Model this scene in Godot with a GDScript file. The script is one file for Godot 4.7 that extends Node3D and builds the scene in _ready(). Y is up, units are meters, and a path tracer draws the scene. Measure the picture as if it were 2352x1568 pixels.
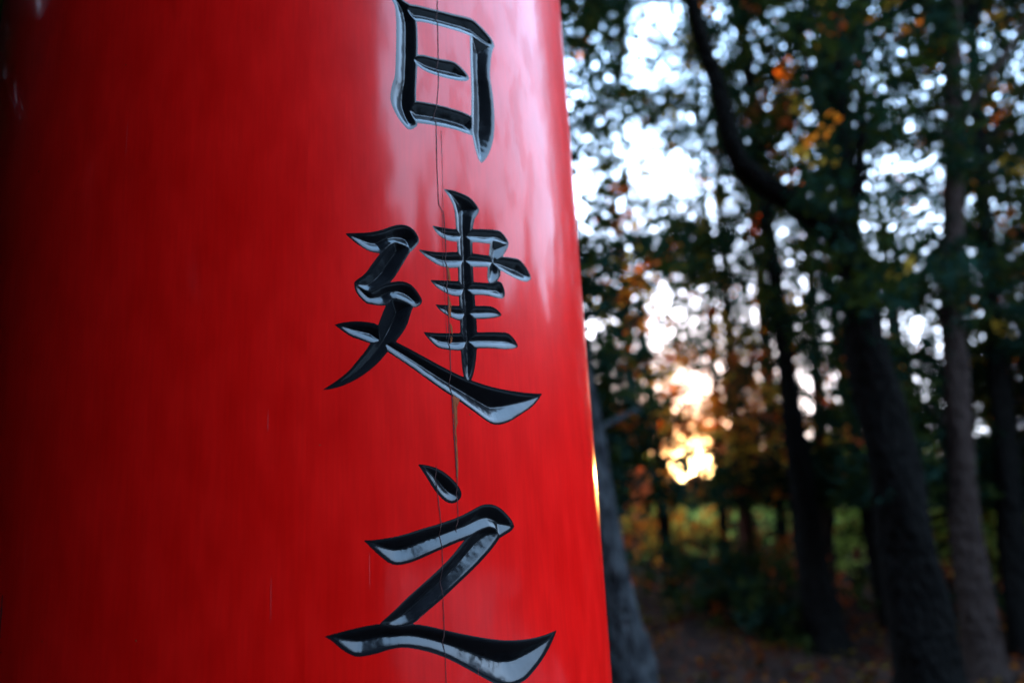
extends Node3D

# A lacquered torii pillar with three carved characters, close up, and an evening wood behind it.
# One unit is a metre; the camera stands at the origin, 1.55 m up, and looks along -z, a little upwards.

const EYE := Vector3(0, 1.55, 0)
const PITCH := 12.0
const SUN_AZ := 14.6
const SUN_EL := 1.3
var rng := RandomNumberGenerator.new()
var M := {}
var taken := {}
var twigs: Array[ArrayMesh] = []
var spray: ArrayMesh


func _ready() -> void:
	rng.seed = 4711
	make_view()
	make_materials()
	make_twigs()
	make_ground()
	make_pillar()
	make_wood()
	make_undergrowth()
	make_surroundings()


# ------------------------------------------------------------------ camera, sky, sun
func make_view() -> void:
	var cam := Camera3D.new()
	cam.name = "camera"
	cam.position = EYE
	cam.rotation_degrees.x = PITCH
	var lens := CameraAttributesPhysical.new()
	lens.frustum_focal_length = 24.0
	lens.frustum_focus_distance = 0.71
	lens.exposure_aperture = 2.2
	lens.frustum_near = 0.05
	lens.frustum_far = 900.0
	cam.attributes = lens
	cam.fov = 53.13
	cam.near = 0.05
	cam.far = 900.0
	add_child(cam)
	cam.current = true

	var env := Environment.new()
	env.background_mode = Environment.BG_SKY
	env.tonemap_mode = Environment.TONE_MAPPER_LINEAR
	env.tonemap_exposure = 9.0
	env.sdfgi_enabled = true
	env.ssao_enabled = true
	env.ssil_enabled = true
	var sky := Sky.new()
	var pm := PanoramaSkyMaterial.new()
	pm.panorama = ImageTexture.create_from_image(evening_sky())
	sky.sky_material = pm
	env.sky = sky
	var we := WorldEnvironment.new()
	we.name = "world_environment"
	we.environment = env
	add_child(we)

	var sun := DirectionalLight3D.new()
	sun.name = "sun"
	sun.light_energy = 1.6
	sun.light_color = Color(1.0, 0.68, 0.36)
	sun.light_angular_distance = 0.5
	sun.shadow_enabled = true
	add_child(sun)
	var towards := sky_dir(SUN_AZ, SUN_EL)
	sun.look_at_from_position(Vector3.ZERO, -towards, Vector3.UP)


func sky_dir(az: float, el: float) -> Vector3:
	var a := deg_to_rad(az)
	var e := deg_to_rad(el)
	return Vector3(sin(a) * cos(e), sin(e), -cos(a) * cos(e))


func evening_sky() -> Image:
	var w := 512
	var h := 256
	var im := Image.create(w, h, false, Image.FORMAT_RGBF)
	var sun := sky_dir(SUN_AZ, SUN_EL)
	var n := FastNoiseLite.new()
	n.seed = 5
	n.frequency = 1.6
	n.fractal_octaves = 4
	for j in h:
		var el := 90.0 - (j + 0.5) / h * 180.0
		for i in w:
			var d := sky_dir((i + 0.5) / w * 360.0, el)   # the left edge of a panorama lies towards -z
			if el < 0.0:
				im.set_pixel(i, j, Color(0.12, 0.11, 0.1))
				continue
			var up := pow(d.y, 0.55)
			var c := Vector3(0.92, 0.97, 1.06).lerp(Vector3(0.54, 1.0, 1.66), up)
			c *= 1.0 + 0.18 * n.get_noise_3d(d.x, d.y * 2.5, d.z)
			var ang := rad_to_deg(acos(clampf(d.dot(sun), -1, 1)))
			c = c.lerp(Vector3(1.30, 0.92, 0.70), 0.85 * exp(-pow(ang / 15.0, 2)))
			c = c.lerp(Vector3(1.35, 0.50, 0.09), exp(-pow(ang / 6.0, 2)))
			c += Vector3(20.0, 12.5, 5.0) * exp(-pow(ang / 1.25, 2))
			im.set_pixel(i, j, Color(c.x, c.y, c.z))
	return im


# ------------------------------------------------------------------ small helpers
func numbered(called: String) -> String:
	var k: int = taken.get(called, 0)
	taken[called] = k + 1
	return called if k == 0 else "%s_%03d" % [called, k]


func thing(called: String, label: String, category: String, at_ := Vector3.ZERO, group := "", kind := "") -> Node3D:
	var o := Node3D.new()
	o.name = numbered(called)
	add_child(o, true)
	o.position = at_
	tag(o, label, category, group, kind)
	return o


func tag(o: Node, label: String, category := "", group := "", kind := "") -> void:
	if label:
		o.set_meta("label", label)
	if category:
		o.set_meta("category", category)
	if group:
		o.set_meta("group", group)
	if kind:
		o.set_meta("kind", kind)


func part(called: String, mesh: Mesh, m: Material, parent: Node, label := "") -> MeshInstance3D:
	var o := MeshInstance3D.new()
	o.name = called
	o.mesh = mesh
	o.material_override = m
	if label:
		o.set_meta("label", label)
	parent.add_child(o, true)
	return o


func lin(r: float, g: float, b: float) -> Color:
	return Color(r, g, b).linear_to_srgb()


func noise_tex(freq: float, octaves: int, as_normal: bool, strength := 4.0, seed_ := 1, size := 512, lo := 0.0, hi := 1.0) -> NoiseTexture2D:
	var n := FastNoiseLite.new()
	n.seed = seed_
	n.frequency = freq
	n.fractal_octaves = octaves
	n.noise_type = FastNoiseLite.TYPE_SIMPLEX_SMOOTH
	var t := NoiseTexture2D.new()
	t.width = size
	t.height = size
	t.seamless = true
	t.noise = n
	if as_normal:
		t.as_normal_map = true
		t.bump_strength = strength
	elif lo > 0.0 or hi < 1.0:
		var g := Gradient.new()
		g.set_color(0, Color(lo, lo, lo))
		g.set_color(1, Color(hi, hi, hi))
		t.color_ramp = g
	return t


func ramp_tex(freq: float, octaves: int, seed_: int, a: Color, b: Color, size := 512) -> NoiseTexture2D:
	var t := noise_tex(freq, octaves, false, 1.0, seed_, size)
	var g := Gradient.new()
	g.set_color(0, a)
	g.set_color(1, b)
	t.color_ramp = g
	return t


func make_materials() -> void:
	# red lacquer: streaky brushed gloss along the grain
	var red := StandardMaterial3D.new()
	red.resource_name = "red_lacquer"
	red.albedo_texture = ramp_tex(0.012, 4, 11, lin(0.58, 0.0018, 0.0012), lin(0.72, 0.005, 0.0035))
	red.uv1_scale = Vector3(3.6, 1.5, 1)
	red.roughness = 0.38
	red.clearcoat_enabled = true
	red.clearcoat = 0.42
	red.clearcoat_roughness = 0.11
	red.clearcoat_texture = smudges()
	red.normal_enabled = true
	red.normal_texture = noise_tex(0.02, 3, true, 2.0, 13)
	red.normal_scale = 0.12
	red.metallic_specular = 0.19
	# brush grain along the shaft, laid on with the second set of coordinates
	red.detail_enabled = true
	red.detail_albedo = ramp_tex(0.03, 4, 16, Color(0.94, 0.94, 0.94), Color(1, 1, 1))
	red.detail_blend_mode = BaseMaterial3D.BLEND_MODE_MUL
	red.detail_uv_layer = BaseMaterial3D.DETAIL_UV_2
	red.uv2_scale = Vector3(11.0, 0.8, 1)
	M.red = red
	var black := StandardMaterial3D.new()
	black.resource_name = "black_lacquer"
	black.albedo_color = lin(0.006, 0.006, 0.007)
	black.roughness = 0.17
	black.metallic_specular = 0.34
	black.uv1_scale = Vector3(6, 6, 6)
	black.normal_enabled = true
	black.normal_texture = noise_tex(0.014, 2, true, 3.0, 14)
	black.normal_scale = 0.2
	M.black = black
	var crack := StandardMaterial3D.new()
	crack.resource_name = "crack_shadowed_wood"
	crack.albedo_color = lin(0.035, 0.006, 0.004)
	crack.roughness = 0.9
	M.crack = crack
	var wood := StandardMaterial3D.new()
	wood.resource_name = "bare_wood"
	wood.albedo_texture = ramp_tex(0.05, 3, 15, lin(0.14, 0.03, 0.012), lin(0.32, 0.085, 0.035), 256)
	wood.uv1_scale = Vector3(60, 6, 1)
	wood.roughness = 0.8
	wood.specular_mode = BaseMaterial3D.SPECULAR_DISABLED
	M.wood = wood
	var scratch := StandardMaterial3D.new()
	scratch.resource_name = "scratched_lacquer"
	scratch.albedo_color = lin(0.5, 0.03, 0.03)
	scratch.roughness = 0.6
	M.scratch = scratch
	M.bark_dark = bark(lin(0.003, 0.0028, 0.0026), lin(0.009, 0.008, 0.0072), 21)
	M.bark_brown = bark(lin(0.016, 0.0105, 0.009), lin(0.038, 0.026, 0.022), 22)
	M.bark_grey = bark(lin(0.005, 0.005, 0.0055), lin(0.06, 0.06, 0.06), 23)
	M.bark_red = bark(lin(0.03, 0.011, 0.008), lin(0.06, 0.026, 0.018), 24)
	var leaf := StandardMaterial3D.new()
	leaf.resource_name = "leaf"
	leaf.albedo_color = Color.WHITE
	leaf.vertex_color_use_as_albedo = true
	leaf.roughness = 0.6
	leaf.specular_mode = BaseMaterial3D.SPECULAR_DISABLED
	leaf.cull_mode = BaseMaterial3D.CULL_DISABLED
	leaf.backlight_enabled = true
	leaf.backlight = Color(0.74, 0.72, 0.5)
	M.leaf = leaf
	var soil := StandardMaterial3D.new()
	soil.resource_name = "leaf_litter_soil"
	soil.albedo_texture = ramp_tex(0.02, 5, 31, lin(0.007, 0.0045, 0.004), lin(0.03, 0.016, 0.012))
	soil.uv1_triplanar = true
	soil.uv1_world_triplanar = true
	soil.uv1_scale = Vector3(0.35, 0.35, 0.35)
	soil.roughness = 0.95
	soil.specular_mode = BaseMaterial3D.SPECULAR_DISABLED
	soil.heightmap_enabled = true
	soil.heightmap_texture = noise_tex(0.03, 5, false, 1.0, 32)
	soil.heightmap_scale = 3.0
	M.soil = soil
	var gravel := StandardMaterial3D.new()
	gravel.resource_name = "pale_gravel"
	gravel.albedo_texture = ramp_tex(0.15, 3, 41, lin(0.14, 0.13, 0.12), lin(0.30, 0.29, 0.27))
	gravel.uv1_triplanar = true
	gravel.uv1_world_triplanar = true
	gravel.roughness = 0.9
	gravel.heightmap_enabled = true
	gravel.heightmap_texture = noise_tex(0.2, 2, false, 1.0, 42)
	gravel.heightmap_scale = 1.0
	M.gravel = gravel
	var stone := StandardMaterial3D.new()
	stone.resource_name = "granite"
	stone.albedo_texture = ramp_tex(0.08, 4, 33, lin(0.16, 0.155, 0.15), lin(0.3, 0.295, 0.285), 256)
	stone.uv1_triplanar = true
	stone.uv1_scale = Vector3(3, 3, 3)
	stone.roughness = 0.8
	M.stone = stone


# lacquer that has been touched up and wiped: patches of stronger and weaker gloss with fairly clear edges
func smudges() -> NoiseTexture2D:
	var t := noise_tex(0.011, 5, false, 1.0, 12)
	var g := Gradient.new()
	g.offsets = PackedFloat32Array([0.0, 0.36, 0.45, 0.62, 1.0])
	g.colors = PackedColorArray([Color(0.55, 0.55, 0.55), Color(0.62, 0.62, 0.62), Color(0.85, 0.85, 0.85), Color(0.92, 0.92, 0.92), Color(1, 1, 1)])
	t.color_ramp = g
	return t


func bark(a: Color, b: Color, seed_: int) -> StandardMaterial3D:
	var m := StandardMaterial3D.new()
	m.resource_name = "bark"
	m.albedo_texture = ramp_tex(0.03, 5, seed_, a, b, 256)
	m.uv1_triplanar = true
	m.uv1_world_triplanar = true
	m.uv1_scale = Vector3(2.2, 0.8, 2.2)
	m.roughness = 0.95
	m.specular_mode = BaseMaterial3D.SPECULAR_DISABLED
	m.heightmap_enabled = true
	m.heightmap_texture = noise_tex(0.035, 4, false, 1.0, seed_ + 50, 256)
	m.heightmap_scale = 5.0
	return m


# a ray of the lens through the place (px, py) of a 2352 x 1568 picture, followed until it is «depth» metres in front: used to lay out where trees stand and reach
func at(px: float, py: float, depth: float) -> Vector3:
	var d := Vector3((px - 1176.0) / 1568.0, (784.0 - py) / 1568.0, -1.0).rotated(Vector3.RIGHT, deg_to_rad(PITCH))
	return EYE + d * (depth / -d.z)


func tube(st: SurfaceTool, pts: PackedVector3Array, radii: PackedFloat32Array, sides := 10, rough := 0.08) -> void:
	var rings := []
	var ref := Vector3(0.31, 0.12, 0.94)
	for i in pts.size():
		var dir := (pts[mini(i + 1, pts.size() - 1)] - pts[maxi(i - 1, 0)]).normalized()
		var u := dir.cross(ref).normalized()
		var v := dir.cross(u)
		var ring := PackedVector3Array()
		for k in sides + 1:
			var a := TAU * (k % sides) / sides
			var wob := 1.0 + rough * sin(a * 3.0 + i * 0.7) + rough * 0.7 * sin(a * 5.0 - i * 1.3)
			ring.append(pts[i] + (u * cos(a) + v * sin(a)) * radii[i] * wob)
		rings.append(ring)
	st.set_smooth_group(0)
	for i in pts.size() - 1:
		for k in sides:
			var a: Vector3 = rings[i][k]
			var b: Vector3 = rings[i][k + 1]
			var c: Vector3 = rings[i + 1][k]
			var d: Vector3 = rings[i + 1][k + 1]
			for p in [a, c, b, b, c, d]:
				st.add_vertex(p)


# resamples a line of points and radii smoothly (Catmull-Rom)
func smooth_line(pts: PackedVector3Array, radii: PackedFloat32Array, steps := 4) -> Array:
	var q := PackedVector3Array()
	var r := PackedFloat32Array()
	var n := pts.size()
	for i in n - 1:
		for k in steps:
			var t := float(k) / steps
			q.append(pts[i].cubic_interpolate(pts[i + 1], pts[maxi(i - 1, 0)], pts[mini(i + 2, n - 1)], t))
			r.append(lerpf(radii[i], radii[i + 1], t))
	q.append(pts[n - 1])
	r.append(radii[n - 1])
	return [q, r]


func leaf_shape(st: SurfaceTool, base: Vector3, dir: Vector3, side: Vector3, up: Vector3, length: float, width: float) -> void:
	var tip := base + dir * length - up * length * 0.12
	var l1 := base + dir * length * 0.35 + side * width * 0.5 + up * width * 0.16
	var l2 := base + dir * length * 0.72 + side * width * 0.36 + up * width * 0.1
	var r1 := base + dir * length * 0.35 - side * width * 0.5 + up * width * 0.16
	var r2 := base + dir * length * 0.72 - side * width * 0.36 + up * width * 0.1
	for t in [[base, l1, tip], [l1, l2, tip], [base, tip, r1], [r1, tip, r2]]:
		for p in t:
			st.add_vertex(p)


func twig_mesh(leaves: int, reach: float, length: float, width: float, seed_: int) -> ArrayMesh:
	var r := RandomNumberGenerator.new()
	r.seed = seed_
	var st := SurfaceTool.new()
	st.begin(Mesh.PRIMITIVE_TRIANGLES)
	st.set_smooth_group(-1)
	for i in leaves:
		var along := (i + 0.5) / leaves
		var base := Vector3((along - 0.5) * reach, r.randf_range(-0.12, 0.12) * reach, r.randf_range(-0.3, 0.3) * reach)
		var a := r.randf() * TAU
		var dir := Vector3(cos(a), r.randf_range(-0.5, 0.3), sin(a)).normalized()
		var up := Vector3(r.randfn(0, 0.8), 1, r.randfn(0, 0.8)).normalized()
		var side := dir.cross(up).normalized()
		up = side.cross(dir).normalized()
		var s := r.randf_range(0.7, 1.25)
		leaf_shape(st, base, dir, side, up, length * s, width * s)
	st.generate_normals()
	return st.commit()


func make_twigs() -> void:
	for k in 3:
		twigs.append(twig_mesh(14, 0.28, 0.068, 0.042, 60 + k))
	spray = twig_mesh(10, 0.8, 0.34, 0.22, 70)


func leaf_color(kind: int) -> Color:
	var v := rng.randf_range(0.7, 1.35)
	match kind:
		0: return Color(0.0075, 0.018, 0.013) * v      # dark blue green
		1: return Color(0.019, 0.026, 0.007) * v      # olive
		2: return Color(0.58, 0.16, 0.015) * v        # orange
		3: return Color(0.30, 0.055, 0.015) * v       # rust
		4: return Color(0.33, 0.41, 0.10) * v        # yellow green, brightened to stand in for light on the leaves
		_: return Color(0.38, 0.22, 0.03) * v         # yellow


func leaves(called: String, places: Array, parent: Node, mesh: Mesh, kind := "") -> MultiMeshInstance3D:
	var mm := MultiMesh.new()
	mm.transform_format = MultiMesh.TRANSFORM_3D
	mm.use_colors = true
	mm.mesh = mesh
	mm.instance_count = places.size()
	for i in places.size():
		mm.set_instance_transform(i, places[i][0])
		mm.set_instance_color(i, places[i][1])
	var o := MultiMeshInstance3D.new()
	o.name = called
	o.multimesh = mm
	o.material_override = M.leaf
	o.set_meta("kind", kind if kind else "stuff")
	parent.add_child(o, true)
	return o


func any_turn(scale_ := 1.0) -> Basis:
	var b := Basis.from_euler(Vector3(rng.randf_range(-1.0, 1.0), rng.randf() * TAU, rng.randf_range(-1.0, 1.0)))
	return b.scaled(Vector3.ONE * scale_ * rng.randf_range(0.75, 1.3))


# ------------------------------------------------------------------ ground
func make_ground() -> void:
	var st := SurfaceTool.new()
	st.begin(Mesh.PRIMITIVE_TRIANGLES)
	st.set_smooth_group(0)
	var n := FastNoiseLite.new()
	n.seed = 8
	n.frequency = 0.12
	var edges := [-420.0, -120.0, -60.0]
	for k in 49:
		edges.append(-48.0 + k * 2.0)
	edges.append_array([60.0, 120.0, 420.0])
	var high := func(x: float, z: float) -> float:
		var far := clampf((Vector2(x, z).length() - 3.0) / 8.0, 0, 1)
		return n.get_noise_2d(x, z) * 0.22 * far - 0.02
	for i in edges.size() - 1:
		for j in edges.size() - 1:
			var c := []
			for q in [[i, j], [i, j + 1], [i + 1, j], [i + 1, j + 1]]:
				var x: float = edges[q[0]]
				var z: float = edges[q[1]]
				c.append(Vector3(x, high.call(x, z), z))
			for p in [c[0], c[2], c[1], c[1], c[2], c[3]]:
				st.add_vertex(p)
	st.generate_normals()
	var o := MeshInstance3D.new()
	o.name = "ground"
	o.mesh = st.commit()
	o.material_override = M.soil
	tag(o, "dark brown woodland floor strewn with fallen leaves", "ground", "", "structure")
	add_child(o)
	# an added, unseen slab of pale gravel that bounces sky light onto the pillar, 4 mm and more above the soil, with a low kerb towards the wood
	var gv := BoxMesh.new()
	gv.size = Vector3(16.0, 0.12, 16.0)
	var go := MeshInstance3D.new()
	go.name = "added_gravel"
	go.mesh = gv
	go.material_override = M.gravel
	go.position = Vector3(12.2, -0.02, 4.8)
	tag(go, "added pale gravel slab out of view, bouncing sky light onto the red pillar", "bounce_gravel", "", "structure")
	add_child(go)
	var litter := []
	for k in 3500:
		var d := 2.5 + pow(rng.randf(), 1.4) * 22.0
		var az := rng.randf_range(-10, 46)
		var p := Vector3(sin(deg_to_rad(az)) * d, 0, -cos(deg_to_rad(az)) * d)
		p.y = high.call(p.x, p.z) + 0.02
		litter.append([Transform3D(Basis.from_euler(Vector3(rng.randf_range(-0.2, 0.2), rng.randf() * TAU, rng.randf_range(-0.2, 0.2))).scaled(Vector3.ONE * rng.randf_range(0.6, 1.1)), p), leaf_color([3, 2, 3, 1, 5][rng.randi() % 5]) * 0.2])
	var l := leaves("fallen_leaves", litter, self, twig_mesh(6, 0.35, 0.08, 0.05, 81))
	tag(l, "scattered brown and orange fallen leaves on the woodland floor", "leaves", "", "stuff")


# ------------------------------------------------------------------ the pillar
# The shaft leans a little and is a cylinder round its own y; the carved face is a fine grid in (s, t), s the way round it and t the height along it, in millimetres.
const R := 0.43296
const T0 := 1300.0
const RIM := 3.2
const STEP := 1.2
const S_FROM := -6.0
const S_TO := 302.4
const T_FROM := 20.4
const T_TO := 832.8
var cols := 0
var rows := 0
var field := PackedFloat32Array()
var owner_of := PackedInt32Array()
var deep := PackedFloat32Array()
var stroke_count := 0
var stroke_char: Array[int] = []
var rough_cut := FastNoiseLite.new()


class PatchMesh:
	var p := PackedVector3Array()
	var n := PackedVector3Array()
	var uv := PackedVector2Array()
	var ix := PackedInt32Array()
	var seen := {}

	func add(key: int, pos: Vector3, nor: Vector3, t: Vector2) -> int:
		if key >= 0 and seen.has(key):
			return seen[key]
		p.append(pos)
		n.append(nor)
		uv.append(t)
		if key >= 0:
			seen[key] = p.size() - 1
		return p.size() - 1

	func face_out() -> void:
		for k in range(0, ix.size(), 3):
			var a := p[ix[k]]
			if (p[ix[k + 2]] - a).cross(p[ix[k + 1]] - a).dot(n[ix[k]]) < 0.0:
				var swap := ix[k + 1]
				ix[k + 1] = ix[k + 2]
				ix[k + 2] = swap

	func mesh() -> ArrayMesh:
		var a := []
		a.resize(Mesh.ARRAY_MAX)
		a[Mesh.ARRAY_VERTEX] = p
		a[Mesh.ARRAY_NORMAL] = n
		a[Mesh.ARRAY_TEX_UV] = uv
		a[Mesh.ARRAY_TEX_UV2] = uv
		a[Mesh.ARRAY_INDEX] = ix
		var m := ArrayMesh.new()
		m.add_surface_from_arrays(Mesh.PRIMITIVE_TRIANGLES, a)
		return m


# one brush stroke: the outline of its black paint, rounded once except at its points; the groove is cut inside it
func stroke(char_: int, xy: Array) -> void:
	var raw := PackedVector2Array()
	for i in xy.size() / 2:
		raw.append(Vector2(xy[2 * i], xy[2 * i + 1]))
	var poly := PackedVector2Array()
	var n := raw.size()
	for i in n:
		var a := raw[(i + n - 1) % n]
		var b := raw[i]
		var c := raw[(i + 1) % n]
		if absf((b - a).angle_to(c - b)) > 1.1:
			poly.append(b)
		else:
			poly.append(b.lerp(a, 0.25))
			poly.append(b.lerp(c, 0.25))
	var lo := poly[0]
	var hi := poly[0]
	for q in poly:
		lo = lo.min(q)
		hi = hi.max(q)
	lo -= Vector2(4, 4)
	hi += Vector2(4, 4)
	var m := poly.size()
	var c0 := maxi(0, int((lo.x - S_FROM) / STEP))
	var c1 := mini(cols - 1, int((hi.x - S_FROM) / STEP) + 1)
	var r0 := maxi(0, int((lo.y - T_FROM) / STEP))
	var r1 := mini(rows - 1, int((hi.y - T_FROM) / STEP) + 1)
	for r in range(r0, r1 + 1):
		for c in range(c0, c1 + 1):
			var q := Vector2(S_FROM + c * STEP, T_FROM + r * STEP)
			var best := 1e9
			for k in m:
				var d := q.distance_squared_to(Geometry2D.get_closest_point_to_segment(q, poly[k], poly[(k + 1) % m]))
				if d < best:
					best = d
			best = sqrt(best)
			if not Geometry2D.is_point_in_polygon(q, poly):
				best = -best
			var at_ := r * cols + c
			if best > field[at_]:
				field[at_] = best
				owner_of[at_] = stroke_count
	stroke_count += 1
	stroke_char.append(char_)


func cut(d: float, s: float, t: float) -> float:
	if d <= 0.0:
		return 0.0
	var x := d - RIM
	var y := 0.64 * 0.5 * (x + sqrt(x * x + 2.6) + RIM - sqrt(RIM * RIM + 2.6))
	y = maxf(0.0, y) * (1.0 + 0.10 * rough_cut.get_noise_2d(s, t))
	return minf(y, 12.0 + (y - 12.0) * 0.4) if y > 12.0 else y


func on_shaft(s: float, t: float, depth: float) -> Vector3:
	var a := s * 0.001 / R
	var r := R - depth * 0.001
	return Vector3(r * sin(a), (t + T0) * 0.001, r * cos(a))


func out_of(s: float) -> Vector3:
	var a := s * 0.001 / R
	return Vector3(sin(a), 0, cos(a))


func depth_at(s: float, t: float) -> float:
	var x := clampf((s - S_FROM) / STEP, 0, cols - 1.001)
	var y := clampf((t - T_FROM) / STEP, 0, rows - 1.001)
	var c := int(x)
	var r := int(y)
	var i := r * cols + c
	return lerpf(lerpf(deep[i], deep[i + 1], x - c), lerpf(deep[i + cols], deep[i + cols + 1], x - c), y - r)


func make_pillar() -> void:
	cols = int(round((S_TO - S_FROM) / STEP)) + 1
	rows = int(round((T_TO - T_FROM) / STEP)) + 1
	field.resize(cols * rows)
	field.fill(-50.0)
	owner_of.resize(cols * rows)
	deep.resize(cols * rows)
	rough_cut.seed = 3
	rough_cut.frequency = 0.035
	carve_strokes()
	var pillar := thing("torii_pillar", "huge glossy red lacquered round wooden torii pillar carved with three black characters", "torii pillar", Vector3(-0.22245, 0, -1.07953))
	var up := Vector3(-0.05396346, 0.99852423, 0.00610834).normalized()
	pillar.basis = shaft_basis(up)
	# depth and normals of the grid
	var nor := PackedVector3Array()
	nor.resize(cols * rows)
	for r in rows:
		for c in cols:
			deep[r * cols + c] = cut(field[r * cols + c], S_FROM + c * STEP, T_FROM + r * STEP)
	for r in rows:
		for c in cols:
			var i := r * cols + c
			var o := out_of(S_FROM + c * STEP)
			if field[i] > -2.0 * STEP:
				var ds := (deep[r * cols + mini(c + 1, cols - 1)] - deep[r * cols + maxi(c - 1, 0)]) / (2.0 * STEP)
				var dt := (deep[mini(r + 1, rows - 1) * cols + c] - deep[maxi(r - 1, 0) * cols + c]) / (2.0 * STEP)
				o = (o + Vector3(o.z, 0, -o.x) * ds + Vector3(0, dt, 0)).normalized()
			nor[i] = o
	var red := PatchMesh.new()
	var rims: Array[PatchMesh] = [PatchMesh.new(), PatchMesh.new(), PatchMesh.new()]
	var grooves: Array[PatchMesh] = []
	for k in stroke_count:
		grooves.append(PatchMesh.new())
	for r in rows - 1:
		for c in cols - 1:
			var q := [r * cols + c, (r + 1) * cols + c, (r + 1) * cols + c + 1, r * cols + c + 1]
			var top := maxf(maxf(field[q[0]], field[q[1]]), maxf(field[q[2]], field[q[3]]))
			var low := minf(minf(field[q[0]], field[q[1]]), minf(field[q[2]], field[q[3]]))
			var black: PatchMesh
			if top > 0.0:
				var o: int = owner_of[q[0]]
				for k in 4:
					if field[q[k]] == top:
						o = owner_of[q[k]]
				black = grooves[o] if low > RIM * 0.6 else rims[stroke_char[o]]
			if low > 0.0 or top <= 0.0:
				var skin := black if low > 0.0 else red
				var v := []
				for k in 4:
					v.append(grid_vertex(skin, q[k], nor))
				skin.ix.append_array(PackedInt32Array([v[0], v[1], v[2], v[0], v[2], v[3]]))
				continue
			var inside := []
			var outside := []
			for k in 4:
				var a: int = q[k]
				var b: int = q[(k + 1) % 4]
				(inside if field[a] > 0.0 else outside).append(a)
				if (field[a] > 0.0) != (field[b] > 0.0):
					var f := field[a] / (field[a] - field[b])
					var st_ := Vector2(S_FROM + (a % cols) * STEP, T_FROM + (a / cols) * STEP).lerp(Vector2(S_FROM + (b % cols) * STEP, T_FROM + (b / cols) * STEP), f)
					inside.append(st_)
					outside.append(st_)
			for two in [[black, inside], [red, outside]]:
				var skin: PatchMesh = two[0]
				var ids := []
				for e in two[1]:
					if e is int:
						ids.append(grid_vertex(skin, e, nor))
					else:
						ids.append(skin.add(-1, on_shaft(e.x, e.y, 0), out_of(e.x), Vector2(e.x, e.y) * 0.001))
				for k in range(1, ids.size() - 1):
					skin.ix.append_array(PackedInt32Array([ids[0], ids[k], ids[k + 1]]))
	# the rest of the shaft: above and below the carved face, then all the way round
	var levels := [-1300.0, -1000.0, -600.0, -300.0, T_FROM]
	var heads := [T_TO, 1100.0, 1600.0, 2400.0, 3400.0, 4600.0]
	for lv in [levels, heads]:
		for k in lv.size() - 1:
			for c in cols - 1:
				strip(red, S_FROM + c * STEP, S_FROM + (c + 1) * STEP, lv[k], lv[k + 1])
	var all := levels + heads
	var turns := 110
	var round_ := TAU * R * 1000.0
	for k in all.size() - 1:
		for j in turns:
			var wide := round_ - (S_TO - S_FROM)
			strip(red, S_TO + wide * j / turns, S_TO + wide * (j + 1) / turns, all[k], all[k + 1])
	part("shaft", red.mesh(), M.red, pillar, "glossy red lacquered shaft")
	var says := ["carved character 日 painted glossy black, cut off by the picture's top edge", "carved character 建 painted glossy black", "carved character 之 painted glossy black"]
	for k in 3:
		var ch := part("carved_character", rims[k].mesh(), M.black, pillar, says[k])
		for j in stroke_count:
			if stroke_char[j] == k and grooves[j].ix.size() > 0:
				part("carved_stroke", grooves[j].mesh(), M.black, ch)
	crack(pillar, [142.9, 832.0, 142.0, 773.6, 140.4, 698.9, 135.6, 658.8, 134.4, 594.2, 134.9, 547.4, 139.0, 541.5], 0.42)
	crack(pillar, [139.0, 541.5, 140.4, 541.0, 141.6, 523.0, 142.5, 462.9, 142.6, 385.4, 142.8, 338.7, 143.9, 288.6, 145.1, 257.4], 0.45)
	crack(pillar, [139.0, 541.5, 138.4, 500.0, 138.6, 440.0, 139.5, 395.0], 0.2)
	crack(pillar, [141.6, 638.7, 141.2, 585.2, 140.2, 544.3], 0.2)
	crack(pillar, [121.7, 262.6, 122.3, 236.6, 125.1, 206.7, 125.6, 181.5, 124.8, 148.7, 125.0, 116.3, 125.3, 84.6, 124.7, 30.0], 0.38)
	crack(pillar, [145.1, 257.4, 145.0, 231.1, 144.8, 213.8, 144.7, 195.9], 0.35)
	crack(pillar, [-302.0, 165.0, -300.5, 120.0, -303.5, 60.0, -305.0, 0.0], 0.9)
	bare(pillar, [144.3, 336.4, 147.4, 333.3, 152.7, 331.6, 148.5, 322.7, 148.9, 306.7, 146.5, 299.9, 147.2, 279.6, 147.4, 261.7, 146.6, 244.1, 145.1, 257.4, 145.4, 288.6, 144.8, 311.2])
	bare(pillar, [142.6, 477.8, 145.2, 474.7, 146.8, 461.0, 144.6, 460.2])
	bare(pillar, [142.3, 444.2, 143.9, 443.4, 146.8, 432.9, 145.7, 420.7, 143.0, 419.9])
	bare(pillar, [143.8, 414.2, 146.3, 409.6, 147.2, 392.9, 145.0, 391.8])
	# small chips, runs and scratches in the lacquer
	for k in 24:
		var s := rng.randf_range(-330.0, 350.0)
		var t := rng.randf_range(40.0, 800.0)
		if s > S_FROM + 3 and s < S_TO - 3 and depth_at(s, t) > 0.0:
			continue
		var kind := rng.randi() % 3
		var wide := rng.randf_range(0.4, 1.1)
		var tall := wide * rng.randf_range(0.8, 1.6) if kind < 2 else rng.randf_range(6.0, 26.0)
		var chip := PatchMesh.new()
		for j in 7:
			var a := TAU * j / 7.0
			var q := Vector2(s + cos(a) * (wide if kind < 2 else 0.22) * rng.randf_range(0.6, 1.2), t + sin(a) * tall * rng.randf_range(0.7, 1.2))
			chip.add(-1, on_shaft(q.x, q.y, -0.15), out_of(q.x), q * 0.001)
			if j > 1:
				chip.ix.append_array(PackedInt32Array([0, j - 1, j]))
		chip.face_out()
		part(["chip", "paint_drip", "scratch"][kind], chip.mesh(), [M.wood, M.red, M.scratch][kind], pillar)
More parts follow.
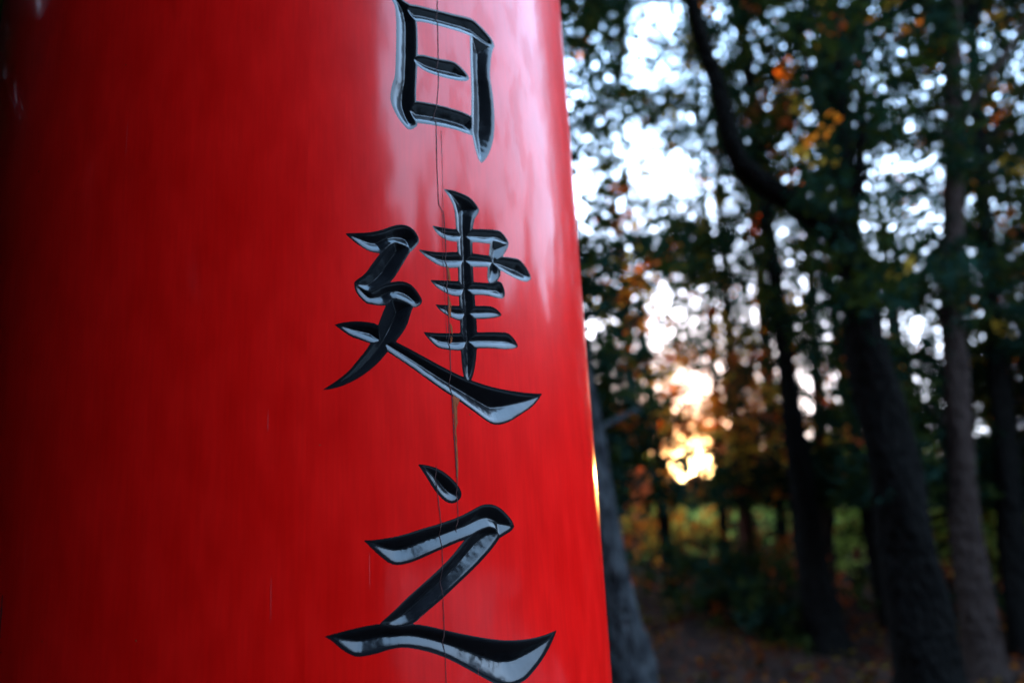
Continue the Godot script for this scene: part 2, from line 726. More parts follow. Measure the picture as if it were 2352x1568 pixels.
	# a granite footing below the picture
	var foot := CylinderMesh.new()
	foot.top_radius = R + 0.10
	foot.bottom_radius = R + 0.16
	foot.height = 0.24
	foot.radial_segments = 48
	var f := part("footing_stone", foot, M.stone, pillar)
	f.position.y = 0.08


func shaft_basis(up: Vector3) -> Basis:
	# local z points from the axis to the camera, square to the axis
	var to_eye := EYE - Vector3(-0.22245188, 0, -1.07953059)
	var z := (to_eye - up * to_eye.dot(up)).normalized()
	return Basis(up.cross(z), up, z)


func grid_vertex(skin: PatchMesh, i: int, nor: PackedVector3Array) -> int:
	var s := S_FROM + (i % cols) * STEP
	var t := T_FROM + (i / cols) * STEP
	return skin.add(i, on_shaft(s, t, deep[i]), nor[i], Vector2(s, t) * 0.001)


func strip(skin: PatchMesh, s0: float, s1: float, t0: float, t1: float) -> void:
	var v := []
	for q in [[s0, t0], [s0, t1], [s1, t1], [s1, t0]]:
		v.append(skin.add(-1, on_shaft(q[0], q[1], 0), out_of(q[0]), Vector2(q[0], q[1]) * 0.001))
	skin.ix.append_array(PackedInt32Array([v[0], v[1], v[2], v[0], v[2], v[3]]))


# a hairline crack: a thin dark band that follows the surface down into the grooves
func crack(pillar: Node3D, xy: Array, half: float) -> void:
	var skin := PatchMesh.new()
	var last := -1
	for i in xy.size() / 2 - 1:
		var a := Vector2(xy[2 * i], xy[2 * i + 1])
		var b := Vector2(xy[2 * i + 2], xy[2 * i + 3])
		var steps := maxi(1, int(a.distance_to(b) / 1.5))
		for k in steps + (1 if i == xy.size() / 2 - 2 else 0):
			var q := a.lerp(b, float(k) / steps)
			q.x += 0.5 * rough_cut.get_noise_2d(q.y * 8.0, 7.0)
			var w := half * (1.0 + 0.7 * rough_cut.get_noise_2d(q.y * 4.0, 70.0))
			var l := skin.add(-1, on_shaft(q.x - w, q.y, depth_at(q.x - w, q.y) - 0.55), out_of(q.x), Vector2.ZERO)
			skin.add(-1, on_shaft(q.x + w, q.y, depth_at(q.x + w, q.y) - 0.55), out_of(q.x), Vector2.ZERO)
			if last >= 0:
				skin.ix.append_array(PackedInt32Array([last, l, l + 1, last, l + 1, last + 1]))
			last = l
	skin.face_out()
	part("crack", skin.mesh(), M.crack, pillar)


# where the lacquer has flaked off along the crack
func bare(pillar: Node3D, xy: Array) -> void:
	var poly := PackedVector2Array()
	var n := xy.size() / 2
	for i in n:
		var a := Vector2(xy[2 * i], xy[2 * i + 1])
		var j := (i + 1) % n
		var b := Vector2(xy[2 * j], xy[2 * j + 1])
		var steps := maxi(1, int(a.distance_to(b) / 4.0))
		for k in steps:
			poly.append(a.lerp(b, float(k) / steps) + Vector2(rng.randf_range(-0.35, 0.35), 0) * (0.0 if k == 0 else 1.0))
	var skin := PatchMesh.new()
	for q in poly:
		skin.add(-1, on_shaft(q.x, q.y, depth_at(q.x, q.y) - 0.4), out_of(q.x), q * 0.001)
	skin.ix = Geometry2D.triangulate_polygon(poly)
	skin.face_out()
	if skin.ix.size() > 0:
		part("bare_wood", skin.mesh(), M.wood, pillar, "orange brown wood where the lacquer has flaked along the crack")


func carve_strokes() -> void:
	stroke(0, [80.0, 795.4, 85.1, 788.3, 88.9, 780.8, 89.8, 760.8, 88.9, 732.1, 87.6, 703.6, 86.6, 690.9, 83.0, 680.4, 80.6, 664.8, 82.5, 654.4, 89.3, 641.0, 97.4, 632.0, 102.6, 629.7, 108.0, 633.1, 112.8, 638.3, 110.9, 668.1, 113.8, 708.1, 115.2, 728.4, 115.8, 770.7, 111.2, 779.3, 108.7, 790.2, 98.5, 792.6, 90.6, 798.8])
	stroke(0, [95.7, 789.5, 105.3, 790.1, 116.4, 792.2, 139.7, 795.0, 164.5, 799.1, 181.2, 803.2, 193.3, 805.6, 203.9, 802.6, 216.6, 796.8, 225.9, 791.7, 229.8, 784.0, 224.8, 775.4, 207.8, 775.5, 193.7, 780.1, 188.5, 779.4, 173.3, 778.3, 148.0, 775.0, 124.3, 772.2, 110.9, 769.0, 100.9, 777.3])
	stroke(0, [188.6, 782.5, 197.4, 783.3, 215.8, 784.6, 229.8, 784.0, 223.5, 770.0, 219.8, 749.7, 218.3, 735.1, 221.1, 719.4, 223.3, 689.9, 220.8, 659.0, 214.9, 639.3, 205.6, 621.8, 197.3, 613.6, 193.2, 615.3, 188.8, 626.8, 185.1, 644.3, 182.8, 655.1, 184.9, 673.2, 186.7, 706.1, 187.3, 751.4])
	stroke(0, [105.5, 719.8, 109.7, 725.3, 117.4, 728.4, 128.7, 729.9, 140.3, 730.6, 161.8, 734.8, 169.6, 732.5, 179.1, 727.1, 184.6, 721.8, 183.5, 716.9, 176.7, 712.9, 160.7, 709.4, 139.5, 707.4, 123.8, 708.2, 114.2, 712.5, 108.8, 715.1])
	stroke(0, [95.4, 656.0, 106.2, 666.8, 115.7, 668.6, 138.2, 670.7, 165.2, 671.8, 179.6, 671.4, 187.8, 669.8, 190.4, 656.1, 184.4, 644.8, 173.4, 645.0, 157.9, 645.4, 134.3, 643.1, 119.0, 641.5, 108.1, 639.9, 101.7, 646.6])
	stroke(1, [30.9, 501.1, 41.4, 502.5, 53.4, 503.7, 67.5, 507.9, 82.0, 515.3, 93.2, 517.9, 102.6, 515.2, 109.1, 507.6, 110.5, 501.1, 107.8, 496.0, 100.0, 487.5, 88.9, 491.8, 81.6, 492.8, 74.3, 488.3, 68.9, 482.3, 58.4, 482.7, 51.5, 485.2, 41.3, 491.6, 34.6, 497.4])
	stroke(1, [81.8, 502.1, 92.8, 499.7, 106.0, 497.7, 98.1, 485.4, 88.4, 468.6, 80.0, 455.0, 71.8, 448.0, 59.5, 440.0, 52.7, 437.8, 42.6, 442.5, 39.6, 447.7, 41.0, 451.3, 50.3, 458.1, 58.2, 470.4, 67.1, 483.0, 74.4, 493.9])
	stroke(1, [39.6, 449.4, 44.3, 449.7, 56.1, 441.6, 66.6, 448.5, 77.2, 452.1, 88.1, 454.5, 97.3, 453.0, 104.6, 447.2, 110.1, 439.5, 112.2, 434.2, 108.8, 429.3, 102.1, 426.1, 91.2, 431.5, 81.4, 434.4, 73.3, 427.6, 66.2, 425.9, 59.4, 426.7, 52.6, 427.2, 47.5, 431.3, 42.5, 437.2, 40.1, 442.4])
	stroke(1, [76.9, 436.7, 91.3, 435.1, 102.2, 429.7, 98.3, 419.5, 94.3, 406.7, 86.8, 395.6, 79.5, 386.5, 72.4, 377.6, 63.6, 367.0, 51.8, 356.6, 38.6, 348.1, 25.7, 342.4, 16.2, 340.0, 8.4, 339.4, 14.6, 343.3, 24.1, 349.8, 33.8, 358.1, 42.0, 368.3, 50.3, 378.6, 57.2, 389.1, 63.3, 405.0, 67.8, 417.5, 72.4, 428.4])
	stroke(1, [20.2, 404.4, 25.9, 406.7, 37.4, 408.6, 49.0, 408.9, 63.4, 407.1, 69.2, 396.5, 79.6, 390.0, 93.7, 383.6, 111.9, 374.8, 134.8, 364.3, 155.0, 356.3, 176.5, 350.0, 204.7, 345.0, 236.5, 343.0, 267.0, 342.9, 283.6, 344.3, 272.8, 334.4, 258.9, 325.7, 240.0, 317.2, 222.7, 309.2, 206.9, 304.8, 194.7, 304.9, 183.3, 310.2, 166.1, 320.7, 147.6, 331.8, 131.9, 340.2, 115.0, 351.1, 95.1, 364.4, 79.3, 374.3, 69.0, 380.9, 57.1, 385.7, 45.5, 389.6, 35.6, 392.8, 27.5, 398.6])
	stroke(1, [141.6, 567.7, 153.5, 568.7, 167.0, 567.6, 178.6, 565.2, 185.5, 559.6, 190.6, 553.6, 188.6, 548.0, 180.7, 537.0, 178.2, 511.3, 177.2, 471.5, 178.7, 432.9, 179.4, 404.3, 177.0, 379.7, 172.6, 360.8, 166.4, 348.6, 161.1, 350.2, 157.3, 360.0, 156.2, 383.7, 156.9, 420.9, 156.4, 458.8, 157.1, 497.6, 156.2, 527.1, 154.9, 548.8, 148.8, 559.6])
	stroke(1, [126.0, 521.3, 134.6, 521.6, 145.1, 521.5, 158.2, 522.5, 171.9, 525.7, 191.2, 529.7, 209.3, 533.1, 220.2, 534.5, 227.0, 531.9, 233.8, 526.1, 235.7, 521.3, 230.1, 515.8, 216.3, 518.0, 202.9, 513.7, 190.3, 512.6, 175.8, 510.8, 157.5, 507.5, 144.5, 506.9, 136.2, 509.8, 130.2, 514.6])
	stroke(1, [206.0, 522.0, 222.1, 522.4, 235.8, 522.3, 232.9, 514.3, 225.0, 504.3, 217.4, 494.5, 219.5, 484.7, 217.5, 476.2, 210.4, 468.9, 202.3, 464.6, 197.1, 468.7, 197.7, 478.8, 200.2, 491.3, 201.6, 501.7, 204.2, 514.4])
	stroke(1, [108.3, 491.8, 119.4, 491.5, 133.5, 491.6, 157.0, 496.1, 179.8, 498.0, 202.0, 499.3, 220.7, 502.4, 235.0, 504.3, 253.4, 506.2, 264.1, 500.0, 273.5, 491.3, 275.3, 485.3, 267.2, 479.4, 254.1, 478.5, 236.1, 480.6, 219.5, 484.7, 203.7, 485.9, 188.6, 483.2, 174.3, 480.9, 156.1, 477.1, 143.2, 475.2, 132.9, 476.3, 121.1, 481.7, 112.4, 488.1])
	stroke(1, [121.7, 459.1, 130.3, 459.7, 142.7, 460.8, 159.8, 462.2, 182.7, 464.5, 199.9, 466.2, 213.1, 471.0, 219.8, 470.5, 223.9, 463.1, 224.3, 456.1, 221.1, 450.6, 211.7, 450.1, 196.5, 450.8, 181.9, 449.7, 163.5, 445.4, 150.4, 443.8, 140.0, 446.3, 130.0, 450.8, 124.2, 455.8])
	stroke(1, [126.9, 432.3, 137.4, 433.0, 154.2, 433.5, 176.5, 436.1, 198.2, 439.3, 208.3, 437.7, 215.8, 432.8, 216.9, 430.0, 210.2, 427.1, 192.3, 423.0, 175.7, 421.1, 162.2, 418.1, 153.5, 417.2, 143.1, 420.5, 133.1, 425.1])
	stroke(1, [112.0, 401.2, 124.3, 401.1, 142.4, 402.0, 165.9, 404.6, 189.0, 407.6, 209.0, 409.8, 225.1, 411.2, 233.1, 407.2, 239.8, 401.1, 241.8, 396.3, 234.8, 393.0, 218.1, 390.5, 197.6, 389.9, 176.3, 388.0, 156.2, 383.7, 141.6, 383.6, 129.6, 384.7, 122.0, 389.6, 115.4, 396.4])
	stroke(2, [101.8, 264.9, 109.8, 264.4, 120.5, 261.5, 131.5, 256.2, 142.6, 246.7, 149.1, 238.9, 150.8, 232.2, 147.6, 227.5, 140.7, 224.1, 132.2, 225.9, 125.0, 232.0, 118.0, 240.5, 111.1, 251.3, 105.2, 260.5])
	stroke(2, [46.1, 196.8, 53.5, 195.8, 66.1, 196.3, 84.0, 197.9, 104.4, 202.4, 125.9, 206.3, 144.9, 210.5, 161.1, 215.9, 173.9, 220.9, 184.8, 221.4, 195.9, 218.7, 207.2, 211.1, 216.4, 201.9, 219.4, 195.6, 215.6, 191.6, 205.6, 188.2, 196.0, 184.9, 187.5, 194.0, 174.4, 191.8, 155.7, 188.6, 140.0, 185.2, 125.0, 181.1, 107.1, 175.8, 93.3, 171.8, 80.1, 170.4, 72.1, 172.4, 64.2, 178.4, 56.5, 185.8, 50.4, 192.3])
	stroke(2, [174.9, 201.7, 190.3, 202.2, 201.2, 192.8, 197.2, 184.8, 186.4, 175.8, 172.9, 165.8, 156.0, 154.9, 138.2, 143.7, 121.4, 132.8, 105.5, 123.7, 93.5, 115.7, 78.9, 113.3, 67.9, 115.5, 61.8, 121.3, 72.9, 128.7, 87.6, 140.1, 102.9, 150.3, 118.8, 160.7, 135.7, 172.9, 149.6, 185.9, 162.1, 196.1])
	stroke(2, [10.9, 115.4, 18.6, 116.7, 31.7, 118.6, 45.0, 119.9, 61.8, 120.6, 79.0, 116.9, 95.2, 115.7, 111.9, 110.8, 132.8, 103.2, 155.1, 95.8, 178.9, 88.6, 202.8, 82.8, 229.2, 79.1, 256.6, 77.5, 282.4, 78.3, 270.5, 66.3, 254.2, 54.7, 236.7, 45.4, 225.9, 40.6, 213.5, 38.7, 199.6, 39.5, 184.6, 44.3, 170.6, 52.6, 151.6, 64.6, 133.5, 76.1, 119.6, 83.7, 102.8, 90.9, 83.3, 96.8, 69.1, 96.7, 55.3, 94.4, 40.3, 93.9, 31.6, 98.3, 24.3, 104.1, 17.1, 111.3])


# ------------------------------------------------------------------ the wood behind
# Each tree: a line of places (where, and how thick it looks, at one depth), limbs the same way.
func limb(spots: Array, depth: float, depth_end := -1.0, to_ground := false) -> Array:
	var pts := PackedVector3Array()
	var radii := PackedFloat32Array()
	var n := spots.size() / 3
	for i in n:
		var d := depth if depth_end < 0 else lerpf(depth, depth_end, float(i) / (n - 1))
		pts.append(at(spots[3 * i], spots[3 * i + 1], d))
		radii.append(spots[3 * i + 2] / 1568.0 * d * 0.5)
	if to_ground:
		var a := pts[n - 1]
		var dir := (a - pts[n - 2]).normalized()
		var foot := a + dir * (a.y / maxf(0.2, -dir.y)) * 0.9
		foot.y = -0.15
		if a.y > 0.35:
			var ankle := a.lerp(foot, 0.75)
			pts.append(ankle)
			radii.append(radii[n - 1] * 1.12)
		pts.append(foot)
		radii.append(radii[n - 1] * 1.7)
	return smooth_line(pts, radii)


func open_part(o: Node3D, called: String, lines: Array, m: Material, sides := 12) -> void:
	var st := SurfaceTool.new()
	st.begin(Mesh.PRIMITIVE_TRIANGLES)
	for l in lines:
		tube(st, l[0], l[1], sides)
	st.generate_normals()
	part(called, st.commit(), m, o)


var trees := []     # {node, layer, line (px at py), twigs, branches, depth}


func tree(called: String, label: String, depth: float, layer: int, spots: Array, limbs: Array, m: Material) -> void:
	var o := thing(called, label, "tree", Vector3.ZERO, "trees of the wood behind the pillar")
	var main := limb(spots, depth, -1.0, true)
	open_part(o, "trunk", [main], m, 14)
	for l in limbs:
		open_part(o, "limb", [limb(l[0], depth, l[1])], m, 10)
	trees.append({"node": o, "layer": layer, "spots": spots, "depth": depth, "bark": m, "twigs": [], "main": main, "branches": []})


func trunk_px(t: Dictionary, py: float) -> float:
	var s: Array = t.spots
	for i in s.size() / 3 - 1:
		if py <= s[3 * i + 4]:
			return remap(py, s[3 * i + 1], s[3 * i + 4], s[3 * i], s[3 * i + 3])
	return s[s.size() - 3]


# How much sky shows through the leaves, 0 none to 9 nearly all: columns 50 wide from 1180, rows 50 high from -700
const SKY_SHOWS := [
	"2222222222222222222222222677777",
	"2222222222222222222222222677777",
	"2222222222222222222222222677777",
	"2222222222222222222222222677777",
	"2222222222222222222222222677777",
	"2222222222222222222222222677777",
	"2222222222222222222222222677777",
	"2222222222222222222222222677777",
	"2222222222222222222222222677777",
	"2222222222222222222222222677777",
	"2222222222222222222222222677777",
	"2222222222222222222222222677777",
	"2222222222222222222222222677777",
	"2222222222222222222222222677777",
	"1221248646111120422001112677777",
	"1242487522332323211104422677777",
	"1232776415242202432235242677777",
	"1256468641211202432432252677777",
	"1283123231131101144222332677777",
	"1253462651000311112324132677777",
	"1253686342013311033200112677777",
	"1276579963103114766501112677777",
	"1297478884305105522314242677777",
	"1288475563311004356635322222211",
	"1264343112344302446611522222211",
	"1221110002443203353111122222211",
	"1221331101553321002004112222211",
	"1211135364534420021404322222211",
	"1287427653451230888325202222211",
	"1276248434273240888613302222211",
	"1232134344336510334430022222211",
	"1211123676142761534200232222211",
	"1200113462141743023301002222211",
	"1200011234110323000026222222211",
	"1200124553020313004413002222211",
	"1200323553010001000000102222211",
	"1200000211000000000000002222211",
]
const THROUGH := [0.005, 0.016, 0.042, 0.09, 0.15, 0.22, 0.30, 0.40, 0.52, 0.76]


func make_wood() -> void:
	tree("leaning_tree", "grey lichened tree trunk leaning out right behind the red pillar's edge", 4.2, 0,
		[1130, -400, 50, 1200, 100, 66, 1265, 500, 84, 1325, 940, 98, 1358, 1140, 104, 1402, 1400, 118, 1440, 1568, 132], [], M.bark_grey)
	tree("crooked_tree", "big black crooked tree with a thick limb bending far to the left", 5.2, 0,
		[1962, 600, 66, 1975, 700, 80, 2003, 850, 95, 2038, 1000, 104, 2078, 1200, 112, 2108, 1400, 124, 2136, 1568, 140], [
		[[1985, 760, 70, 1962, 640, 66, 1925, 540, 62, 1850, 482, 60, 1765, 430, 55, 1692, 360, 48, 1655, 220, 42, 1605, 60, 36, 1560, -150, 28, 1520, -400, 16], 4.6],
		[[1966, 640, 58, 1945, 450, 46, 1928, 300, 38, 1902, 100, 30, 1890, -200, 22, 1880, -500, 12], 5.6]], M.bark_dark)
	tree("slender_brown_tree", "tall straight brown tree with a lighter trunk, right of the crooked black tree", 6.2, 0,
		[2194, -700, 20, 2190, -300, 28, 2190, 0, 35, 2190, 350, 42, 2188, 684, 48, 2196, 850, 52, 2205, 1016, 55, 2224, 1270, 66, 2260, 1502, 76], [
		[[2190, 300, 20, 2260, 200, 16, 2350, 60, 10, 2420, -120, 5], 6.0],
		[[2190, 120, 18, 2120, -20, 14, 2040, -200, 9], 6.8]], M.bark_brown)
	tree("straight_dark_tree", "straight dark tree trunk widening at its foot, left of the green clearing", 7.2, 0,
		[1690, -400, 14, 1705, 0, 20, 1745, 350, 27, 1775, 600, 32, 1803, 800, 36, 1826, 1000, 45, 1848, 1150, 58, 1876, 1350, 72, 1896, 1456, 86], [
		[[1760, 480, 18, 1700, 380, 14, 1640, 260, 8], 7.6],
		[[1735, 260, 16, 1800, 150, 12, 1880, 20, 7], 6.8]], M.bark_dark)
	tree("dark_tree", "dark tree trunk at the right edge of the picture", 7.0, 0,
		[2235, 100, 22, 2262, 500, 32, 2288, 800, 40, 2308, 1000, 46, 2324, 1200, 52, 2345, 1400, 60, 2365, 1568, 68], [
		[[2250, 350, 16, 2330, 250, 12, 2420, 120, 7], 7.4]], M.bark_dark)
	tree("thin_leaning_tree", "thin dark leaning tree close to the left of the big crooked tree", 8.2, 1,
		[1880, 200, 11, 1900, 500, 16, 1915, 700, 20, 1936, 850, 25, 1970, 1040, 28, 2003, 1240, 29, 2036, 1433, 32], [], M.bark_dark)
	tree("twin_tree", "slim dark tree standing just behind the straight dark trunk", 9.4, 1,
		[1835, 200, 8, 1852, 500, 14, 1875, 850, 22, 1890, 1100, 26, 1905, 1300, 30, 1914, 1430, 34], [], M.bark_brown)
	tree("reddish_tree", "slim reddish brown tree right of the low sun", 9.6, 1,
		[1645, 300, 10, 1662, 600, 16, 1684, 900, 24, 1700, 1060, 30, 1717, 1250, 34, 1729, 1410, 40], [], M.bark_red)
	tree("black_tree", "slim black tree left of the low sun", 10.5, 1,
		[1425, 200, 8, 1450, 500, 12, 1472, 700, 15, 1493, 900, 18, 1515, 1086, 24, 1536, 1300, 29, 1548, 1440, 36], [], M.bark_dark)
	tree("thin_tree", "very thin far tree standing against the bright sky beside the pillar", 17.0, 2,
		[1375, 0, 7, 1385, 150, 9, 1398, 320, 13, 1410, 450, 15, 1422, 560, 16, 1445, 850, 19, 1468, 1150, 22], [], M.bark_grey)
	tree("thin_tree", "very thin far tree crossing the bright patch of sky left of the brown trunk", 18.0, 2,
		[2012, 450, 8, 2030, 600, 10, 2044, 740, 13, 2053, 850, 15, 2080, 1100, 18], [], M.bark_dark)
	tree("slim_tree", "far slim tree between the reddish tree and the straight dark trunk", 16.0, 2,
		[1722, 300, 10, 1745, 700, 15, 1765, 950, 19, 1780, 1180, 23], [], M.bark_dark)
	tree("slim_tree", "thin dark tree standing just right of the low sun", 12.5, 1,
		[1610, 300, 9, 1628, 600, 13, 1643, 900, 17, 1655, 1100, 20, 1666, 1300, 23], [], M.bark_dark)
	tree("slim_tree", "slim dark tree close behind the left side of the straight dark trunk", 11.5, 1,
		[1740, 400, 10, 1760, 700, 15, 1776, 950, 19, 1790, 1150, 23, 1802, 1350, 27], [], M.bark_dark)
	hang_leaves()


func hang_leaves() -> void:
	var noise := FastNoiseLite.new()
	noise.seed = 77
	noise.frequency = 0.9
	for row in SKY_SHOWS.size():
		var line: String = SKY_SHOWS[row]
		for col in line.length():
			var open := float(line[col])
			var cx := 1180.0 + col * 50.0 + 25.0
			var cy := -700.0 + row * 50.0 + 25.0
			var through: float = THROUGH[int(open)]
			var thick := -log(through)
			for layer in 3:
				var share: float = [0.5, 0.3, 0.2][layer]
				var own: Dictionary = {}
				var near := 1e9
				for t in trees:
					if t.layer == layer:
						var d := absf(trunk_px(t, cy) - cx) + rng.randf() * 40.0
						if d < near:
							near = d
							own = t
				var mid: float = own.depth + rng.randf_range(-0.7, 0.9)
				if layer == 0 and cy > 820.0:
					mid = own.depth + rng.randf_range(0.7, 1.9)   # low foliage stands behind the trunks
				var area := pow(50.0 / 1568.0 * mid, 2)
				var size := 1.0 if layer < 2 else 1.7
				var count: float = 2.05 * share * thick * area / (0.0165 * size * size)
				var whole := int(count) + (1 if rng.randf() < count - int(count) else 0)
				if whole == 0:
					continue
				for k in whole:
					var q := Vector2(cx + rng.randf_range(-27, 27), cy + rng.randf_range(-27, 27))
					var pos := at(q.x, q.y, mid + rng.randfn(0, 0.35))
					if pos.y < 0.3:
						continue
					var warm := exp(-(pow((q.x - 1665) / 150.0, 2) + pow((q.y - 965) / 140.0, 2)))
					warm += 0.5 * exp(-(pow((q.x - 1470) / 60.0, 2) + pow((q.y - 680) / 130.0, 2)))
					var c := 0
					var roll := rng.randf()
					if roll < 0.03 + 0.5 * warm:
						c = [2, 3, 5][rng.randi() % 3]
					elif roll < 0.35:
						c = 1
					if noise.get_noise_3dv(pos) > 0.58 and c < 2:
						c = 2 if rng.randf() < 0.6 else 3
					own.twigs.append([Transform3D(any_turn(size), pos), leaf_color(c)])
				if open < 4 and layer < 2 and rng.randf() < 0.16:
					own.branches.append(at(cx, cy, mid))
	for t in trees:
		var m: PackedVector3Array = t.main[0]
		var lines := []
		for e in t.branches:
			var from := m[0]
			var best := 1e9
			for p in m:
				var d: float = absf(p.y + 0.35 * Vector2(p.x - e.x, p.z - e.z).length() - e.y) + p.distance_to(e) * 0.5
				if d < best:
					best = d
					from = p
			var sag: Vector3 = from.lerp(e, 0.5) + Vector3(rng.randf_range(-0.1, 0.1), rng.randf_range(0.0, 0.25), rng.randf_range(-0.1, 0.1))
			lines.append(smooth_line(PackedVector3Array([from, sag, e]), PackedFloat32Array([0.028, 0.018, 0.006])))
		for l in lines:
			open_part(t.node, "branch", [l], t.bark, 5)
		if t.twigs.size() > 0:
			leaves("crown", t.twigs, t.node, twigs[trees.find(t) % 3])


# ------------------------------------------------------------------ bushes on the wood's floor
func bush(label: String, px: float, depth: float, wide: float, high: float, count: int, colors: Array, size := 1.0) -> void:
	var foot := at(px, 1300, depth)
	foot.y = 0.0
	var o := thing("bush", label, "bush", foot, "bushes on the wood's floor")
	var st := SurfaceTool.new()
	st.begin(Mesh.PRIMITIVE_TRIANGLES)
	var ends := []
	for k in 9:
		var a := TAU * k / 9.0 + rng.randf() * 0.5
		var e := Vector3(cos(a) * wide * 0.42, high * rng.randf_range(0.5, 0.9), sin(a) * wide * 0.42)
		ends.append(e)
		var l := smooth_line(PackedVector3Array([Vector3(cos(a) * 0.05, -0.05, sin(a) * 0.05), Vector3(e.x * 0.4, e.y * 0.6, e.z * 0.4), e]), PackedFloat32Array([0.016, 0.011, 0.004]))
		tube(st, l[0], l[1], 5)
	st.generate_normals()
	part("stems", st.commit(), M.bark_dark, o)
	var places := []
	for k in count:
		var e: Vector3 = ends[rng.randi() % 9]
		var p := Vector3(e.x, high * rng.randf_range(0.15, 0.95), e.z) * Vector3(rng.randf_range(0.3, 1.3), 1, rng.randf_range(0.3, 1.3)) + Vector3(rng.randfn(0, 0.12), rng.randfn(0, 0.08), rng.randfn(0, 0.12))
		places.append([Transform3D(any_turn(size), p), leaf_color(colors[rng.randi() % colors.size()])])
	leaves("foliage", places, o, twigs[1])


func make_undergrowth() -> void:
	bush("dark low bush between the slim black and slim reddish trees", 1640, 8.6, 1.2, 0.9, 130, [0, 0, 1])
	bush("round dark bush at the foot of the reddish tree", 1765, 7.6, 0.8, 0.6, 80, [0, 1])
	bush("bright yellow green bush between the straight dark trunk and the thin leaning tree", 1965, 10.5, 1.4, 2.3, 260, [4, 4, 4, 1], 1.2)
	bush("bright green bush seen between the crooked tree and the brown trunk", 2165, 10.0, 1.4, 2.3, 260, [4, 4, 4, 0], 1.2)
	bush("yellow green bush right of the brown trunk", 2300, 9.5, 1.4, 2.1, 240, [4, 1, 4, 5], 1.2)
	bush("orange autumn bush low under the sun beside the slim black tree", 1490, 12.0, 1.2, 2.0, 130, [2, 5, 3, 1])
	bush("yellow leaved bush right of the slim black tree, below the low sun", 1590, 13.0, 1.5, 1.15, 150, [5, 4, 1, 2])
	bush("tall olive bush behind the reddish tree", 1690, 14.0, 2.0, 2.2, 150, [1, 0, 4])
	bush("tall dark bush behind the straight dark trunk", 1840, 13.0, 1.8, 2.2, 150, [0, 1, 4])
	bush("dark bush at the right edge behind the dark trunk", 2420, 10.0, 1.8, 1.8, 200, [0, 1])
	var fern := []
	var patchy := FastNoiseLite.new()
	patchy.seed = 9
	patchy.frequency = 0.35
	for k in 1900:
		var d := rng.randf_range(8.0, 19.0)
		var p := at(rng.randf_range(1300, 2600), 1200, d)
		var grown := patchy.get_noise_2d(p.x, p.z)
		if grown < -0.12:
			continue
		p.y = rng.randf_range(0.05, 0.35 + 1.1 * (grown + 0.12) + 0.02 * d)
		fern.append([Transform3D(any_turn(1.1), p), leaf_color([0, 1, 1, 0, 3][rng.randi() % 5])])
	tag(leaves("undergrowth", fern, self, twigs[0]), "low dark undergrowth covering the wood's floor between the trunks", "undergrowth", "", "stuff")
	var o := thing("woodland", "far dark wood closing the view under the trees", "wood", Vector3.ZERO, "", "stuff")
	var st := SurfaceTool.new()
	st.begin(Mesh.PRIMITIVE_TRIANGLES)
	var places := []
	for k in 46:
		var d := rng.randf_range(20, 38)
		var px := rng.randf_range(1150, 2700)
		if absf(px - 1595) < 45:
			continue
		var foot := at(px, 1200, d)
		foot.y = -0.1
		var top := foot + Vector3(rng.randf_range(-0.8, 0.3), rng.randf_range(9, 15), 0)
		var l := smooth_line(PackedVector3Array([foot, foot.lerp(top, 0.5) + Vector3(rng.randf_range(-0.2, 0.2), 0, 0), top]), PackedFloat32Array([0.17, 0.11, 0.03]))
		tube(st, l[0], l[1], 7)
	st.generate_normals()
	part("trunks", st.commit(), M.bark_dark, o)
	for k in 5200:
		var d := rng.randf_range(19, 40)
		var px := rng.randf_range(1100, 2750)
		var low := at(px, 1135 - pow(rng.randf(), 2.0) * 110.0, d).y
		if absf(px - 1595) < 75 and low > at(px, 1110, d).y:
			continue
		var p := at(px, 1200, d)
		p.y = rng.randf_range(0.1, maxf(0.3, low))
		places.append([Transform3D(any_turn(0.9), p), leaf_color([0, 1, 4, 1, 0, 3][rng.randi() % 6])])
	leaves("foliage", places, o, spray)


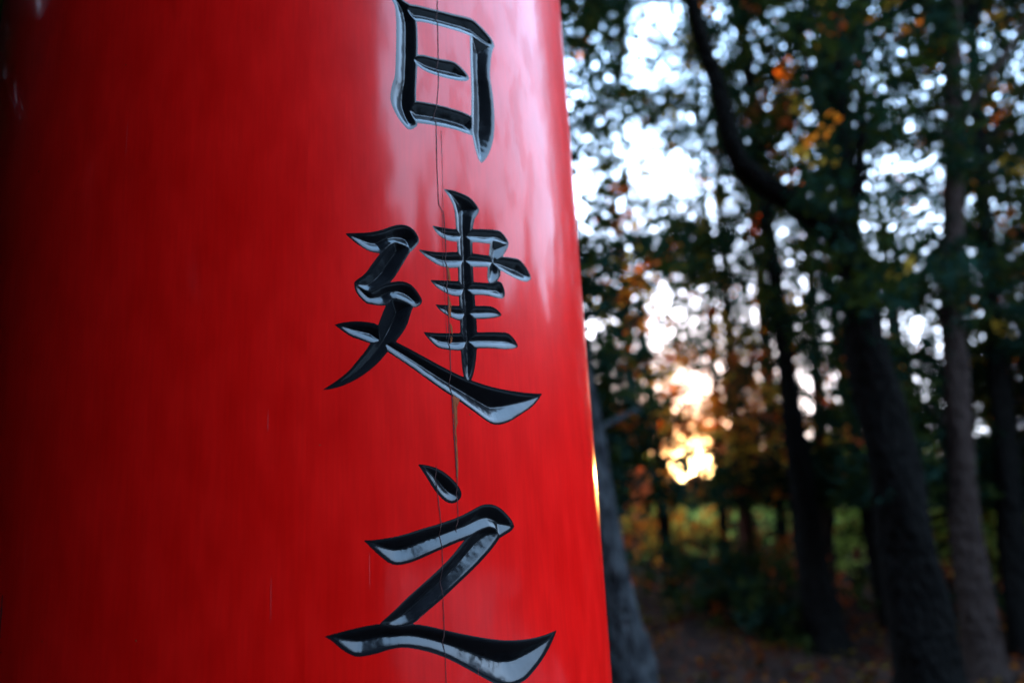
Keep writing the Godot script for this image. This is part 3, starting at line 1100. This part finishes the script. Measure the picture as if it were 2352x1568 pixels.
# ------------------------------------------------------------------ the rest of the clearing, outside the picture: what the lacquer mirrors and what shades it
func make_surroundings() -> void:
	# the wood stands close and tall on the left and behind; to the right a wide path lies open under the sky, with lower trees beyond
	ring_wood("woodland", "tall dense dark wood close on the left of the pillar", 196, 275, 4.5, 8.5, 15.0, 6500, 24, 0.45, true)
	ring_wood("woodland", "dense dark wood behind the visitor, kept low to let sky light onto the pillar", 147, 163, 6.0, 9.0, 9.6, 2000, 7, 0.45, false)  # height shaped so that sky light passes over it to the pillar
	ring_wood("woodland", "tall dense dark wood behind the visitor on the left", 162, 200, 5.0, 9.5, 14.5, 4600, 14, 0.45, true)
	ring_wood("woodland", "tall dense wood behind the pillar on the left", 288, 338, 5.0, 9.5, 14.0, 3600, 16, 0.7, true)
	ring_wood("woodland", "added low dense brushwood in the gap between the woods on the left, trimming the streak mirrored in the lacquer", 257, 304, 4.5, 6.5, 3.7, 1800, 14, 0.5, false)  # added to cut short the bright streak mirrored at the pillar's left edge
	ring_wood("woodland", "added low trees outside the picture on the right, shading the trunks of the wood", 50, 80, 8.5, 12.0, 4.6, 2500, 15, 0.8, false)  # added to keep open sky light off the trunks
	ring_wood("woodland", "lower wood across the wide path on the right", 44, 96, 22.0, 30.0, 11.5, 4500, 26, 1.0, false)
	ring_wood("woodland", "taller wood across the wide path farther round to the right", 92, 147, 22.0, 30.0, 13.5, 6500, 26, 1.0, false)


func ring_wood(called: String, label: String, az0: float, az1: float, d0: float, d1: float, high: float, count: int, stems: int, dim: float, overhang: bool) -> void:
	var o := thing(called, label, "wood", Vector3.ZERO, "", "stuff")
	var st := SurfaceTool.new()
	st.begin(Mesh.PRIMITIVE_TRIANGLES)
	var feet := []
	for k in stems:
		var az := lerpf(az0, az1, (k + rng.randf_range(0.2, 0.8)) / stems)
		var foot := sky_dir(az, 0) * rng.randf_range(d0, d1) + Vector3(0, -0.1, 0)
		var top := foot + Vector3(rng.randf_range(-0.5, 0.5), high * rng.randf_range(0.74, 1.05), rng.randf_range(-0.5, 0.5))
		var l := smooth_line(PackedVector3Array([foot, foot.lerp(top, 0.5), top]), PackedFloat32Array([0.2, 0.14, 0.04]))
		tube(st, l[0], l[1], 8)
		feet.append([foot, top, rng.randf_range(0.85, 1.25)])
	st.generate_normals()
	part("trunks", st.commit(), M.bark_dark, o)
	var places := []
	var big := 1.0 if d0 < 15 else 1.3
	var spread := deg_to_rad(az1 - az0) * (d0 + d1) * 0.5 / stems
	for k in count:
		var f: Array = feet[rng.randi() % stems]
		var tall: float = f[1].y
		var p: Vector3
		var up := rng.randf()
		# crown: widest a third of the way up, drawn in to the top; the lowest part is brushwood
		var wide: float = maxf(spread * 0.95, tall * 0.16) * f[2] * (1.15 * sqrt(maxf(0.02, 1.0 - pow(up, 1.8))))
		var a := rng.randf() * TAU
		var out := sqrt(rng.randf()) * wide
		p = f[0].lerp(f[1], up) + Vector3(cos(a) * out, rng.randfn(0, 0.25), sin(a) * out)
		if overhang and rng.randf() < 0.33:
			# boughs reach in over the clearing, shaped to shade the pillar from overhead sky
			p = Vector3(p.x * 0.62, maxf(6.5, p.y * 0.62 + high * 0.35), p.z * 0.62)
		if p.y < 0.05:
			p.y = rng.randf_range(0.05, 0.6)
		places.append([Transform3D(any_turn(big), p), leaf_color([0, 0, 1, 0, 1][rng.randi() % 5]) * dim])
	leaves("foliage", places, o, spray)
